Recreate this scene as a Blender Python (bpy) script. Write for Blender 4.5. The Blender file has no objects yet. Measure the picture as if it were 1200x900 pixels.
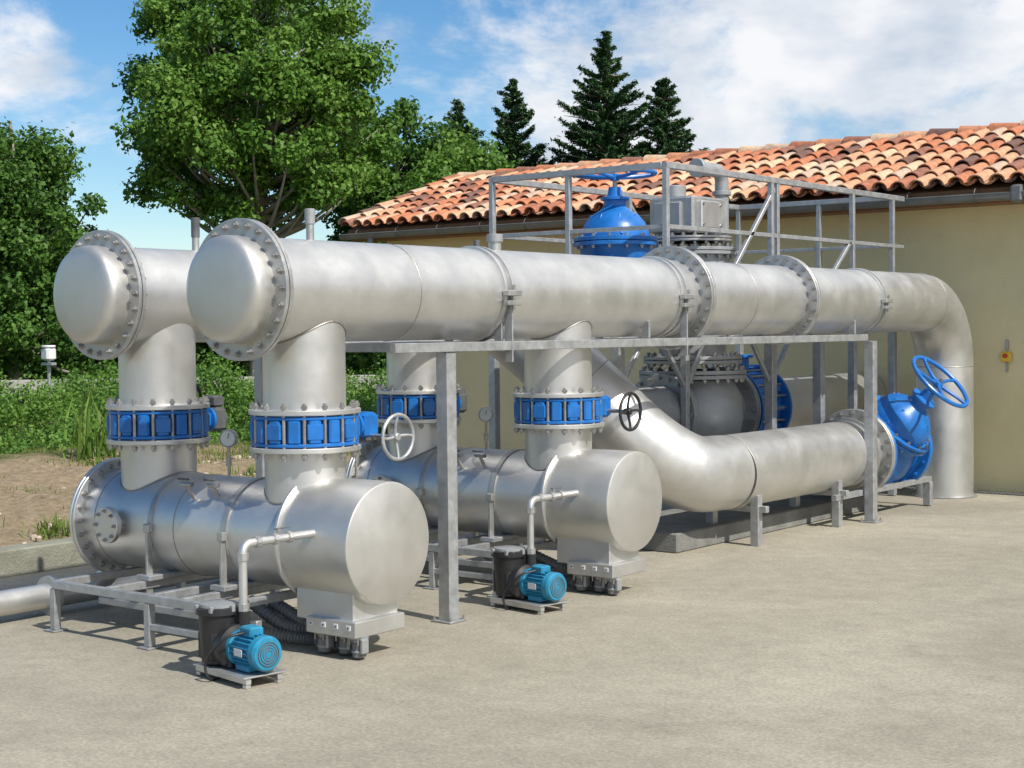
import bpy, math, random
from mathutils import Vector as V, Matrix, noise
import numpy as np
random.seed(7); rng=np.random.default_rng(5)
scene=bpy.context.scene
scene.view_settings.view_transform='Standard'; scene.view_settings.look='None'; scene.view_settings.exposure=0

# ---------------------------------------------------------------- materials
def pmat(name,col,metal=0.0,rough=0.5,var=0.15,scale=4.0,bump=0.0,bscale=60.0,rvar=0.1,spec=0.5,col2=None,stretch=(1,1,1)):
    m=bpy.data.materials.new(name); m.use_nodes=True
    nt=m.node_tree; N=nt.nodes; L=nt.links
    b=N['Principled BSDF']
    b.inputs['Metallic'].default_value=metal
    b.inputs['Specular IOR Level'].default_value=spec
    tc=N.new('ShaderNodeTexCoord'); mp=N.new('ShaderNodeMapping'); mp.inputs['Scale'].default_value=stretch
    L.new(tc.outputs['Object'],mp.inputs['Vector'])
    n=N.new('ShaderNodeTexNoise'); n.inputs['Scale'].default_value=scale; n.inputs['Detail'].default_value=8; n.inputs['Roughness'].default_value=0.65
    L.new(mp.outputs['Vector'],n.inputs['Vector'])
    r=N.new('ShaderNodeValToRGB')
    c1=[max(0,c*(1-var)) for c in col]; c2=[min(1,c*(1+var)) for c in col]
    if col2: c2=col2
    r.color_ramp.elements[0].position=0.3; r.color_ramp.elements[1].position=0.7
    r.color_ramp.elements[0].color=(*c1,1); r.color_ramp.elements[1].color=(*c2,1)
    L.new(n.outputs['Fac'],r.inputs['Fac']); L.new(r.outputs['Color'],b.inputs['Base Color'])
    mr=N.new('ShaderNodeMapRange'); mr.inputs['From Min'].default_value=0.3; mr.inputs['From Max'].default_value=0.7
    mr.inputs['To Min'].default_value=max(0.02,rough-rvar); mr.inputs['To Max'].default_value=min(1,rough+rvar)
    L.new(n.outputs['Fac'],mr.inputs['Value']); L.new(mr.outputs['Result'],b.inputs['Roughness'])
    if bump>0:
        n2=N.new('ShaderNodeTexNoise'); n2.inputs['Scale'].default_value=bscale; n2.inputs['Detail'].default_value=6
        L.new(tc.outputs['Object'],n2.inputs['Vector'])
        bp=N.new('ShaderNodeBump'); bp.inputs['Strength'].default_value=bump; bp.inputs['Distance'].default_value=0.02
        L.new(n2.outputs['Fac'],bp.inputs['Height']); L.new(bp.outputs['Normal'],b.inputs['Normal'])
    return m
STEEL=pmat('stainless_steel',(0.64,0.635,0.62),0.8,0.43,0.09,3.6,0.04,28,0.08)
STEELD=pmat('stainless_dull',(0.46,0.46,0.45),0.72,0.46,0.18,9,0.1,60)
CAPST=pmat('stainless_cap',(0.60,0.59,0.56),0.76,0.46,0.07,5,0.04,22,0.06)
WELD=pmat('weld_seam',(0.33,0.31,0.29),0.8,0.5,0.2,20)
GALV=pmat('galvanised_steel',(0.42,0.43,0.44),0.6,0.48,0.2,16,0.05,60)
BOLT=pmat('bolt_steel',(0.40,0.39,0.38),0.85,0.4,0.25,20)
BLUE=pmat('blue_epoxy',(0.012,0.145,0.47),0.0,0.33,0.2,9,0.08,90,0.08)
BLUEP=pmat('pump_blue',(0.02,0.22,0.37),0.0,0.42,0.2,15,0.05,60)
BLACK=pmat('black_plastic',(0.02,0.02,0.022),0,0.45,0.3,12)
DGREY=pmat('dark_grey_paint',(0.10,0.105,0.11),0.1,0.5,0.25,14,0.05,60)
GREYP=pmat('grey_paint',(0.34,0.35,0.36),0.35,0.45,0.14,8,0.05,60)
HOSE=pmat('hose_grey',(0.17,0.175,0.175),0,0.55,0.2,10)
WHITE=pmat('white_label',(0.7,0.7,0.7),0,0.5,0.05)
YELLOW=pmat('yellow_plastic',(0.75,0.5,0.04),0,0.5,0.05)
RED=pmat('red_plastic',(0.5,0.03,0.02),0,0.5,0.05)
GLASS=pmat('gauge_face',(0.65,0.65,0.62),0,0.15,0.03)
LID=pmat('strainer_lid',(0.25,0.26,0.27),0,0.15,0.1)
WALL=pmat('ochre_render',(0.72,0.625,0.37),0,0.9,0.09,1.1,0.4,110,0.03,0.2)
WOOD=pmat('eave_wood',(0.24,0.12,0.06),0,0.7,0.25,6,0.2,40)
ZINC=pmat('zinc_gutter',(0.20,0.205,0.20),0.5,0.5,0.2,5)
CONC2=pmat('kerb_concrete',(0.25,0.25,0.20),0,0.9,0.25,5,0.5,60,0.05,0.2)
PLINTH=pmat('plinth_concrete',(0.20,0.20,0.19),0,0.9,0.25,5,0.5,60,0.05,0.2)
TILES=[pmat('tile_%d'%i,c,0,0.85,0.28,14,0.5,70,0.05,0.2) for i,c in enumerate([(0.48,0.19,0.10),(0.58,0.33,0.20),(0.62,0.44,0.29),(0.28,0.13,0.09),(0.55,0.25,0.14),(0.38,0.15,0.09),(0.17,0.10,0.08),(0.52,0.38,0.28)])]
BARK=pmat('bark',(0.27,0.245,0.21),0,0.9,0.4,6,0.5,30)

def leafmat(name,c1,c2,trans=0.35):
    m=bpy.data.materials.new(name); m.use_nodes=True; nt=m.node_tree; N=nt.nodes; L=nt.links
    b=N['Principled BSDF']; b.inputs['Roughness'].default_value=0.55; b.inputs['Specular IOR Level'].default_value=0.3
    tc=N.new('ShaderNodeTexCoord')
    n=N.new('ShaderNodeTexNoise'); n.inputs['Scale'].default_value=3.0; n.inputs['Detail'].default_value=10; n.inputs['Roughness'].default_value=0.8
    L.new(tc.outputs['Object'],n.inputs['Vector'])
    r=N.new('ShaderNodeValToRGB'); r.color_ramp.elements[0].position=0.35; r.color_ramp.elements[1].position=0.65
    r.color_ramp.elements[0].color=(*c1,1); r.color_ramp.elements[1].color=(*c2,1)
    L.new(n.outputs['Fac'],r.inputs['Fac']); L.new(r.outputs['Color'],b.inputs['Base Color'])
    t=N.new('ShaderNodeBsdfTranslucent'); L.new(r.outputs['Color'],t.inputs['Color'])
    mx=N.new('ShaderNodeMixShader'); mx.inputs['Fac'].default_value=trans
    L.new(b.outputs[0],mx.inputs[1]); L.new(t.outputs[0],mx.inputs[2]); L.new(mx.outputs[0],N['Material Output'].inputs['Surface'])
    return m
LEAF=[leafmat('leaf_a',(0.085,0.19,0.025),(0.16,0.31,0.05)),leafmat('leaf_b',(0.06,0.145,0.02),(0.12,0.25,0.035)),leafmat('leaf_c',(0.13,0.25,0.04),(0.21,0.36,0.07))]
LEAFD=[leafmat('leaf_d',(0.06,0.14,0.025),(0.10,0.21,0.04)),leafmat('leaf_e',(0.075,0.175,0.03),(0.14,0.27,0.045)),leafmat('leaf_f',(0.045,0.115,0.02),(0.08,0.18,0.03))]
CONIF=[leafmat('needle_a',(0.03,0.085,0.03),(0.065,0.135,0.04),0.15),leafmat('needle_b',(0.02,0.06,0.025),(0.04,0.10,0.03),0.15)]
GRASS=[leafmat('grass_a',(0.13,0.18,0.035),(0.26,0.30,0.08)),leafmat('grass_b',(0.22,0.21,0.08),(0.40,0.36,0.17)),leafmat('grass_c',(0.09,0.16,0.025),(0.17,0.27,0.05))]

# ---------------------------------------------------------------- builder
def basis(ax):
    w=V(ax).normalized()
    t=V((0,0,1)) if abs(w.z)<0.9 else V((1,0,0))
    u=t.cross(w).normalized(); v=w.cross(u)
    return u,v,w
class B:
    def __init__(s): s.v=[]; s.f=[]; s.m=[]; s.mats=[]
    def mi(s,m):
        if m not in s.mats: s.mats.append(m)
        return s.mats.index(m)
    def rings(s,rings,m,cap0=True,cap1=True):
        k=s.mi(m); base=[]
        for r in rings:
            base.append((len(s.v),len(r))); s.v.extend(r)
        for (a,na),(b,nb) in zip(base[:-1],base[1:]):
            if na==1 and nb==1: continue
            n=max(na,nb)
            for i in range(n):
                j=(i+1)%n
                if na==1: s.f.append((a,b+j,b+i))
                elif nb==1: s.f.append((a+i,a+j,b))
                else: s.f.append((a+i,a+j,b+j,b+i))
                s.m.append(k)
        if cap0 and base[0][1]>2: s.f.append(tuple(base[0][0]+i for i in range(base[0][1]))[::-1]); s.m.append(k)
        if cap1 and base[-1][1]>2: s.f.append(tuple(base[-1][0]+i for i in range(base[-1][1]))); s.m.append(k)
    def lathe(s,o,ax,prof,m,seg=48,cap=True):
        u,v,w=basis(ax); o=V(o); R=[]
        for r,h in prof:
            if r<=1e-6: R.append([o+w*h])
            else: R.append([o+w*h+u*(r*math.cos(2*math.pi*i/seg))+v*(r*math.sin(2*math.pi*i/seg)) for i in range(seg)])
        s.rings(R,m,cap,cap)
    def cyl(s,p0,p1,r,m,seg=32,ch=0.0,r1=None):
        p0=V(p0);p1=V(p1);l=(p1-p0).length; r1=r if r1 is None else r1
        if ch>0: pr=[(r-ch,0),(r,ch),(r1,l-ch),(r1-ch,l)]
        else: pr=[(r,0),(r1,l)]
        s.lathe(p0,p1-p0,pr,m,seg)
    def sweep(s,pts,r,m,seg=20,caps=True):
        pts=[V(p) for p in pts]; n=len(pts)
        rr=r if hasattr(r,'__len__') else [r]*n
        T=[(pts[min(i+1,n-1)]-pts[max(i-1,0)]).normalized() for i in range(n)]
        u,v,_=basis(T[0]); R=[]
        for i in range(n):
            u=(u-T[i]*u.dot(T[i])).normalized(); v=T[i].cross(u)
            R.append([pts[i]+u*(rr[i]*math.cos(2*math.pi*k/seg))+v*(rr[i]*math.sin(2*math.pi*k/seg)) for k in range(seg)])
        s.rings(R,m,caps,caps)
    def box(s,c,size,m,ux=None,uy=None,uz=None,bev=0.004):
        c=V(c); X=V(ux) if ux else V((1,0,0)); Y=V(uy) if uy else V((0,1,0)); Z=V(uz) if uz else V((0,0,1))
        a,b,d=[q/2 for q in size]; e=min(bev,a*.4,b*.4,d*.4)
        def ring(z,i): 
            x=a-i;y=b-i; e2=e
            return [c+X*px+Y*py+Z*z for px,py in ((-x,-y+e2),(-x+e2,-y),(x-e2,-y),(x,-y+e2),(x,y-e2),(x-e2,y),(-x+e2,y),(-x,y-e2))]
        s.rings([ring(-d,e),ring(-d+e,0),ring(d-e,0),ring(d,e)],m)
    def beam(s,p0,p1,w,h,m):
        p0=V(p0);p1=V(p1); u,v,wx=basis(p1-p0)
        s.box((p0+p1)/2,(w,h,(p1-p0).length),m,u,v,wx,0.003)
    def torus(s,c,ax,R,r,m,seg=40,ms=10):
        u,v,w=basis(ax); c=V(c); k=s.mi(m); b=len(s.v)
        for i in range(seg):
            a=2*math.pi*i/seg; d=u*math.cos(a)+v*math.sin(a)
            for j in range(ms):
                t=2*math.pi*j/ms; s.v.append(c+d*(R+r*math.cos(t))+w*(r*math.sin(t)))
        for i in range(seg):
            for j in range(ms):
                i2=(i+1)%seg;j2=(j+1)%ms
                s.f.append((b+i*ms+j,b+i2*ms+j,b+i2*ms+j2,b+i*ms+j2)); s.m.append(k)
    def bolts(s,c,ax,R,n,h0,h1,r,m=None,nut=0.018,ph=0.0):
        m=m or BOLT; u,v,w=basis(ax); c=V(c)
        for i in range(n):
            a=2*math.pi*(i+ph)/n; p=c+(u*math.cos(a)+v*math.sin(a))*R
            s.cyl(p+w*h0,p+w*h1,r,m,8)
            s.cyl(p+w*(h0+0.012),p+w*(h0+0.012+nut),r*1.75,m,6)
            s.cyl(p+w*(h1-0.012-nut),p+w*(h1-0.012),r*1.75,m,6)
    def flange(s,c,ax,R,t,n,m=None,br=0.011,gap=0.006,off=0.032):
        m=m or STEELD; w=V(ax).normalized(); c=V(c); e=0.004
        for sg in (-1,1):
            s.lathe(c,w,[(R-.14,sg*gap/2),(R-e,sg*gap/2),(R,sg*(gap/2+e)),(R,sg*(gap/2+t-e)),(R-e,sg*(gap/2+t)),(R-.14,sg*(gap/2+t))][::1 if sg>0 else -1],m,56,False)
        s.cyl(c-w*gap,c+w*gap,R-.05,DGREY,40)
        hh=gap/2+t+off
        s.bolts(c,w,R-0.036,n,-hh,hh,br)
    def wheel(s,c,ax,R,m,r=0.014,sp=5,dish=0.04,hub=0.03):
        u,v,w=basis(ax); c=V(c); s.torus(c,ax,R,r,m,44,10)
        for i in range(sp):
            a=2*math.pi*i/sp; d=u*math.cos(a)+v*math.sin(a); e=-u*math.sin(a)+v*math.cos(a)
            s.sweep([c-w*dish+d*hub*.5,c-w*dish*.9+d*R*.3+e*R*.04,c-w*dish*.4+d*R*.7+e*R*.05,c+d*R],[r*1.05,r*.9,r*.75,r*.8],m,8)
        s.cyl(c-w*(dish+.03),c-w*(dish-.025),hub,m,16,0.004)
    def obj(s,name,parent=None,ang=32,smooth=True):
        me=bpy.data.meshes.new(name); me.from_pydata([tuple(p) for p in s.v],[],s.f)
        for m in s.mats: me.materials.append(m)
        me.polygons.foreach_set('material_index',s.m)
        me.polygons.foreach_set('use_smooth',[smooth]*len(s.f)); me.update()
        if smooth: me.set_sharp_from_angle(angle=math.radians(ang))
        o=bpy.data.objects.new(name,me); scene.collection.objects.link(o)
        if parent: o.parent=parent
        return o
def empty(name,loc=(0,0,0)):
    e=bpy.data.objects.new(name,None); scene.collection.objects.link(e); e.empty_display_size=0.2
    return e
def arc(c,r,a0,a1,u,v,n=12):
    c=V(c);u=V(u);v=V(v)
    return [c+u*(r*math.cos(a0+(a1-a0)*i/n))+v*(r*math.sin(a0+(a1-a0)*i/n)) for i in range(n+1)]
def bez(p,n=24):
    p=[V(q) for q in p]; P=[p[0]*2-p[1]]+p+[p[-1]*2-p[-2]]; out=[]
    for i in range(1,len(P)-2):
        for k in range(n):
            t=k/n; a,b,c,d=P[i-1],P[i],P[i+1],P[i+2]
            out.append(0.5*((2*b)+(c-a)*t+(2*a-5*b+4*c-d)*t*t+(3*b-a-3*c+d)*t**3))
    out.append(p[-1]); return out

PX,RX,PZ,PR=-6.08,-7.32,1.925,0.28
Y1,Y2=5.94,8.28
VZ=0.59
YA=V((0,1,0)); XA=V((1,0,0)); ZA=V((0,0,1))

# ---------------------------------------------------------------- main pipelines
def seam(b,c,ax,r): b.torus(c,ax,r,0.0035,WELD,48,6)
def headflange(b,X,Y0):
    c=V((X,Y0,PZ))
    b.lathe(c,-YA,[(0.282,-0.02),(0.282,0.03),(0.281,0.085),(0.276,0.105),(0.264,0.121),(0.245,0.131),(0.22,0.137),(0.14,0.143),(0.06,0.146),(0,0.147)],CAPST,72)
    b.flange(c+YA*0.02,YA,0.372,0.023,24,STEELD,0.011,off=.024)
def bandclamp(b,X,Y,z=PZ,r=PR,side=1):
    c=V((X,Y,z))
    for dy in (-0.035,0.035): b.lathe(c+YA*dy,YA,[(r,-.012),(r+.016,-.012),(r+.018,0),(r+.016,.012),(r,.012)],STEEL,56,False)
    b.cyl(c-YA*.03,c+YA*.03,r+.006,STEELD,56)
    b.box(c+XA*side*(r+.03)*1.0,(0.05,0.13,0.035),STEELD); b.box(c+XA*side*(r+.03)+ZA*-.06,(0.045,0.13,0.03),STEELD)
    b.cyl(c+XA*side*(r+.04)+ZA*-.1,c+XA*side*(r+.04)+ZA*.05,0.011,BOLT,8)
b=B()
headflange(b,PX,5.47)
b.cyl((PX,5.47,PZ),(PX,14.2,PZ),PR,STEEL,72)
el=arc((PX,14.18,PZ-.62),.62,math.pi/2,0,YA,ZA,20)
b.sweep(el,PR,STEEL,72,False)
b.cyl((PX,14.8,PZ-.62),(PX,14.8,-0.02),PR,STEEL,72)
seam(b,(PX,14.19,PZ),YA,PR); seam(b,(PX,14.8,PZ-.63),ZA,PR)
b.lathe((PX,14.8,0),ZA,[(PR+.04,0.003),(PR+.04,.012),(PR,.014)],STEELD,48)
bandclamp(b,PX,7.4)
bandclamp(b,PX,9.42); bandclamp(b,PX,12.77)
b.flange((PX,9.68,PZ),YA,0.38,0.03,24,STEELD,0.012)
b.flange((PX,11.35,PZ),YA,0.37,0.028,24,STEELD,0.012)
for y in (6.6,10.5): seam(b,(PX,y,PZ),YA,PR)
for yy in (Y1,Y2):
    b.cyl((PX,yy,1.28),(PX,yy,PZ-.05),0.225,STEEL,64)
    pts=[]
    for i in range(49):
        a=2*math.pi*i/48; x=.227*math.cos(a); pts.append((PX+x,yy+.227*math.sin(a),PZ-math.sqrt(PR*PR-x*x)-0.004))
    b.sweep(pts,0.005,WELD,6,False)
for y,h,r in ((6.0,.17,.022),(7.62,.10,.04)):
    b.cyl((PX,y,PZ+PR-.02),(PX,y,PZ+PR+h*.5),r,STEELD,16); b.cyl((PX,y,PZ+PR+h*.5),(PX,y,PZ+PR+h),r*1.3,GREYP,16,.004)
b.cyl((PX-.05,7.5,PZ+PR-.02),(PX-.05,7.5,PZ+PR+.06),.02,DGREY,12)
b.obj('steel_pipeline')
b=B()
headflange(b,RX,5.53)
b.cyl((RX,5.53,PZ),(RX,12.1,PZ),PR,STEEL,72)
for yy in (Y1,Y2): b.cyl((RX,yy,1.28),(RX,yy,PZ-.05),0.225,STEEL,64)
b.flange((RX,10.4,PZ),YA,0.38,0.03,24); b.flange((RX,11.2,PZ),YA,0.38,0.03,24)
b.cyl((RX,6.25,PZ+PR-.02),(RX,6.25,PZ+PR+.08),.022,STEELD,16); b.cyl((RX,6.25,PZ+PR+.08),(RX,6.25,PZ+PR+.2),.026,DGREY,16)
bandclamp(b,RX,7.4)
b.obj('steel_pipeline')

# ---------------------------------------------------------------- filter vessels
def vessel(yy):
    root=empty('filter_vessel')
    b=B(); r=0.292
    b.cyl((-7.70,yy,VZ),(-5.94,yy,VZ),r,STEEL,72)
    b.flange((-7.70,yy,VZ),XA,0.355,0.022,24,STEEL,0.010,off=.024)
    b.lathe((-7.73,yy,VZ),-XA,[(0.27,-.02),(0.26,.02),(0.2,.04),(0.1,.05),(0,.055)],CAPST,56)
    for x in (-7.56,-6.85): seam(b,(x,yy,VZ),XA,r)
    b.obj('shell',root)
    b=B()
    b.lathe((-5.97,yy,VZ),XA,[(.28,-.012),(.342,-.012),(.346,-.008),(.346,.008),(.342,.012),(.325,.014)],STEEL,72,False)
    b.lathe((-5.96,yy,VZ),XA,[(.325,0),(.325,.475),(.321,.487),(.313,.492),(0,.493)],CAPST,80,False)
    b.obj('end_cap',root)
    b=B()
    for x in (-7.05,-6.42):
        b.lathe((x,yy,VZ),XA,[(r,-.02),(r+.008,-.02),(r+.008,.02),(r,.02)],STEELD,64,False)
        for sg in (-1,1):
            b.beam((x,yy+sg*(r+.012),VZ-.02),(x,yy+sg*(r+.012),0.2),0.04,0.02,STEELD)
            b.box((x,yy+sg*(r+.02),VZ),(0.05,0.03,0.05),STEELD)
    px=-7.37
    b.cyl((px,yy,VZ),(px,yy-.36,VZ),0.065,STEEL,32)
    b.lathe((px,yy-.345,VZ),-YA,[(.06,-.02),(.103,-.02),(.106,-.016),(.106,.012),(.102,.016),(0,.016)],STEEL,40)
    b.bolts((px,yy-.345,VZ),-YA,.084,8,-.04,.036,.007,nut=.01)
    for x in (RX,PX): b.cyl((x,yy,VZ+.1),(x,yy,1.06),0.222,STEEL,64)
    for x in (RX,PX):
        pts=[]
        for i in range(49):
            a=2*math.pi*i/48; y=.224*math.sin(a); pts.append((x+.224*math.cos(a),yy+y,VZ+math.sqrt(r*r-y*y)+.004))
        b.sweep(pts,0.005,WELD,6,False)
    for x,y0 in ((-6.72,-.24),(-6.55,-.2)):
        b.cyl((x,yy+y0,VZ+.18),(x,yy+y0-.06,VZ+.27),.011,BOLT,10)
        b.cyl((x-.035,yy+y0-.06,VZ+.27),(x+.05,yy+y0-.06,VZ+.27),.014,BOLT,10)
        b.box((x,yy+y0-.08,VZ+.30),(.09,.015,.012),DGREY)
    b.obj('nozzles_and_straps',root)
    b=B(); f=GALV; x0,x1,ya,yb=-7.5,-6.12,yy-.62,yy+.3
    zt=.27
    for y in (ya,yb):
        b.beam((x0,y,zt),(x1,y,zt),.045,.045,f)
        for x in (x0,-6.66,x1): 
            b.beam((x,y,zt-.024),(x,y,.01),.045,.045,f); b.box((x,y,.006),(.1,.1,.008),f)
    for x in (x0,-7.05,-6.66,-6.42,x1): b.beam((x,ya+.024,zt+.001),(x,yb-.024,zt+.001),.044,.044,f)
    b.beam((x0+.024,ya+.3,.14),(x1,ya+.3,.14),.04,.04,f)
    b.beam((-6.66,ya,.12),(x1,ya,.12),.035,.035,f)
    b.box((-6.42,yy-.2,.31),(.12,.3,.03),f); b.box((-7.05,yy-.2,.31),(.12,.3,.03),f)
    b.obj('base_frame',root)
    b=B()
    b.box((-5.74,yy-.04,.265),(.42,.34,.17),STEEL,bev=.006)
    b.box((-5.66,yy-.06,.165),(.36,.38,.085),STEEL,bev=.005)
    for i in range(4): 
        b.box((-5.80+i*.09,yy-.252,.175),(.03,.004,.026),WHITE,bev=.001); b.box((-5.80+i*.09,yy-.2545,.175),(.012,.002,.008),DGREY,bev=.0005)
    b.obj('drain_box',root)
    b=B()
    for i in range(3):
        xx=-5.78+.125*i; yyy=yy-.17+.03*(i%2)
        b.cyl((xx,yyy,.135),(xx,yyy,.108),.05,GREYP,24,.004)
        b.cyl((xx,yyy,.112),(xx,yyy,.09),.040,GREYP,6,.003)
        b.cyl((xx,yyy,.092),(xx,yyy,.012),.037,HOSE,24,.006)
        b.cyl((xx,yyy,.052),(xx,yyy,.038),.042,GREYP,24,.003)
        b.cyl((xx,yyy,.045),(xx-.07,yyy+.045,.043),.030,DGREY,18,.003)
        b.box((xx+.045,yyy-.01,.075),(.02,.05,.075),GREYP,bev=.004)
        for q in (-1,1): b.cyl((xx+q*.03,yyy-.042,.082),(xx+q*.03,yyy-.042,.128),.006,BOLT,6)
        P=bez([(xx-.06,yyy+.04,.043),(xx-.14,yyy+.08,.045),(xx-.30,yyy+.03+.05*i,.05+.03*i),(xx-.5,yyy-.06+.08*i,.09+.02*i),(xx-.8,yyy-.02+.08*i,.2)],40)
        b.sweep(P,[.033+.0045*(1 if (k//2)%2 else -1) for k in range(len(P))],HOSE,12)
    b.obj('drain_hoses',root)
    return root
vessel(Y1); vessel(Y2)

# ---------------------------------------------------------------- butterfly valves
def bvalve(x,y,dirx,wm,wz):
    b=B(); c=V((x,y,0))
    for z0,z1 in ((1.055,1.083),(1.257,1.285)):
        b.cyl(c+ZA*z0,c+ZA*z1,.305,STEEL,64,.004)
    b.cyl(c+ZA*1.083,c+ZA*1.257,.255,BLUE,56)
    for z0,z1 in ((1.088,1.108),(1.232,1.252)): b.cyl(c+ZA*z0,c+ZA*z1,.293,BLUE,64,.005)
    n=16
    for i in range(n):
        a=2*math.pi*(i+.5)/n; d=V((math.cos(a),math.sin(a),0)); e=V((-d.y,d.x,0))
        b.box(c+d*.272+ZA*1.17,(.045,.068,.13),BLUE,d,e,ZA,bev=.012)
        if i%2==0: b.box(c+d*.288+ZA*1.17,(.02,.085,.085),BLUE,d,e,ZA,bev=.012)
    b.bolts(c,ZA,.283,16,1.018,1.322,.010,nut=.017)
    b.box(c+V((0,.33,1.17)),(.09,.1,.09),BLUE,bev=.01)
    b.lathe(c+V((0,.37,1.17)),YA,[(.055,0),(.075,.005),(.075,.02),(.05,.03)],BLUE,24)
    gc=c+V((0.02*dirx,.445,1.17))
    b.box(gc,(.15,.11,.15),DGREY if dirx<0 else BLUE,bev=.02)
    b.cyl(gc+YA*.05,gc+YA*.075,.05,DGREY,24,.004)
    hs=gc+V((dirx*.07,0,wz)); he=gc+V((dirx*.26,0,wz))
    b.box(gc+V((0,0,wz)),(.13,.08,.07),DGREY,bev=.012)
    b.cyl(hs,he,.013,BOLT,12)
    b.wheel(he,XA*dirx,.125,wm,.011,4,.02,.022)
    b.obj('butterfly_valve')
bvalve(PX,Y1,1,GALV,-.06); bvalve(PX,Y2,1,BLACK,-.03); bvalve(RX,Y1,-1,BLACK,.11); bvalve(RX,Y2,-1,BLACK,.08)

def gauge(x,y,z0,z1):
    b=B(); b.cyl((x,y,z0),(x,y,z1-.05),.008,BOLT,10); b.cyl((x,y,z0+.08),(x,y,z0+.13),.017,BOLT,6)
    d=V((.45,-.85,0)).normalized(); c=V((x,y,z1))
    b.lathe(c,d,[(.0,-.025),(.045,-.025),(.052,-.02),(.052,.012),(.047,.016),(.045,.01),(0,.01)],STEELD,28)
    b.cyl(c+d*.0105,c+d*.0125,.043,GLASS,24); b.beam(c+d*.014,c+d*.014+V((.01,0,.03)),.003,.003,BLACK)
    b.obj('pressure_gauge')
gauge(-6.68,Y1-.02,.86,1.10); gauge(-6.7,Y2,.86,1.12); gauge(-6.62,6.9,.0,1.15)

# ---------------------------------------------------------------- lower pipe with S bend
b=B()
pts=bez([(-7.25,9.2,1.8),(-6.98,9.32,1.55),(-6.66,9.5,1.19),(-6.34,9.72,.82),(-6.13,10.02,.61),(PX,10.45,.575)],10)
b.sweep(pts,.29,STEEL,64)
b.cyl((PX,10.45,.575),(PX,12.72,.575),.29,STEEL,64)
seam(b,(PX,10.45,.575),YA,.29); seam(b,(PX,12.4,.575),YA,.29)
i=18; seam(b,pts[i],pts[i+1]-pts[i-1],.29)
b.lathe((PX,12.56,.575),YA,[(.29,0),(.32,0),(.32,.03),(.29,.03)],STEELD,56,False)
b.flange((PX,12.74,.575),YA,.39,.03,20,STEELD,.012)
b.obj('steel_bypass_pipe')

def gate(c,flow,up,R,wheelR,L,mat=BLUE,flanges=True):
    b=B(); c=V(c); flow=V(flow).normalized(); up=V(up).normalized(); side=flow.cross(up)
    if flanges:
        for sg in (-1,1):
            b.cyl(c+flow*sg*(R*1.25),c+flow*sg*(R*1.25+.035),R*1.36,mat,56,.005)
            b.bolts(c+flow*sg*(R*1.25+.017),flow,R*1.2,16,-.04,.04,.011,BLUE)
        b.lathe(c,flow,[(R*1.0,-R*1.27),(R*1.02,-R*.8),(R*1.2,-R*.4),(R*1.25,0),(R*1.2,R*.4),(R*1.02,R*.8),(R*1.0,R*1.27)],mat,48)
    k=R
    b.lathe(c,up,[(k*1.02,0),(k*1.02,k*.95),(k*1.05,k*1.0)],mat,48)
    b.cyl(c+up*k*1.0,c+up*(k*1.0+.035),k*1.22,mat,48,.005); b.cyl(c+up*(k*1.0+.04),c+up*(k*1.0+.075),k*1.22,mat,48,.005)
    b.bolts(c+up*(k+.037),up,k*1.1,14,-.06,.06,.011,BOLT)
    h=k+.075
    b.lathe(c,up,[(k*1.0,h),(k*.98,h+k*.18),(k*.88,h+k*.42),(k*.68,h+k*.64),(k*.42,h+k*.8),(k*.33,h+k*.9),(k*.33,h+k*1.05),(k*.42,h+k*1.08),(k*.42,h+k*1.16),(k*.22,h+k*1.2),(k*.18,h+k*1.45),(.02,h+k*1.47)],mat,40)
    for i in range(8):
        a=2*math.pi*i/8; d=flow*math.cos(a)+side*math.sin(a)
        b.beam(c+up*(h+.01)+d*k*.98,c+up*(h+k*.62)+d*k*.66,.018,.035,mat)
    top=c+up*L
    b.cyl(c+up*(h+k*1.4),top+up*.03,.018,BOLT,12)
    b.wheel(top,up,wheelR,mat,.019,5,.03,.04)
    return b
g=gate((PX,13.17,.575),YA,(1,-.04,.98),.285,.30,.90)
g.cyl((PX,13.56,.575),(PX,13.60,.575),.385,BLUE,56,.005); g.bolts((PX,13.58,.575),YA,.345,16,-.05,.05,.011,BOLT)
g.obj('gate_valve')
gate((RX,10.8,PZ+.18),YA,ZA,.29,.34,.90,flanges=False).obj('gate_valve')

# ---------------------------------------------------------------- grey control valve column + side blue valve
b=B(); cx,cy=RX+.08,11.9
b.lathe((cx,cy,0),ZA,[(.15,.42),(.3,.5),(.41,.7),(.45,.9),(.44,1.08),(.38,1.2),(.36,1.24)],GREYP,56)
b.flange((cx,cy,1.29),ZA,.48,.035,24,GREYP,.013); 
b.flange((cx,cy,1.42),ZA,.44,.03,24,GREYP,.012)
b.cyl((cx,cy,1.45),(cx,cy,2.3),.30,GREYP,48)
b.cyl((cx,cy,2.26),(cx,cy,2.36),.34,GREYP,48,.01)
b.flange((cx,cy,2.38),ZA,.40,.03,20,GREYP,.012)
b.flange((cx,cy,2.49),ZA,.36,.02,20,STEELD,.010)
b.box((cx-.03,cy-.02,2.70),(.46,.56,.32),STEELD,bev=.02)
b.box((cx+.215,cy-.05,2.70),(.05,.34,.24),STEEL,bev=.01)
for i in range(4): b.cyl((cx+.24,cy-.2+.3*(i%2),2.61+.18*(i//2)),(cx+.25,cy-.2+.3*(i%2),2.61+.18*(i//2)),.012,BOLT,6)
b.box((cx-.05,cy-.315,2.70),(.28,.05,.22),GREYP,bev=.01)
b.cyl((cx-.1,cy-.12,2.86),(cx-.1,cy-.12,2.97),.10,GREYP,24,.01)
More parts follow.
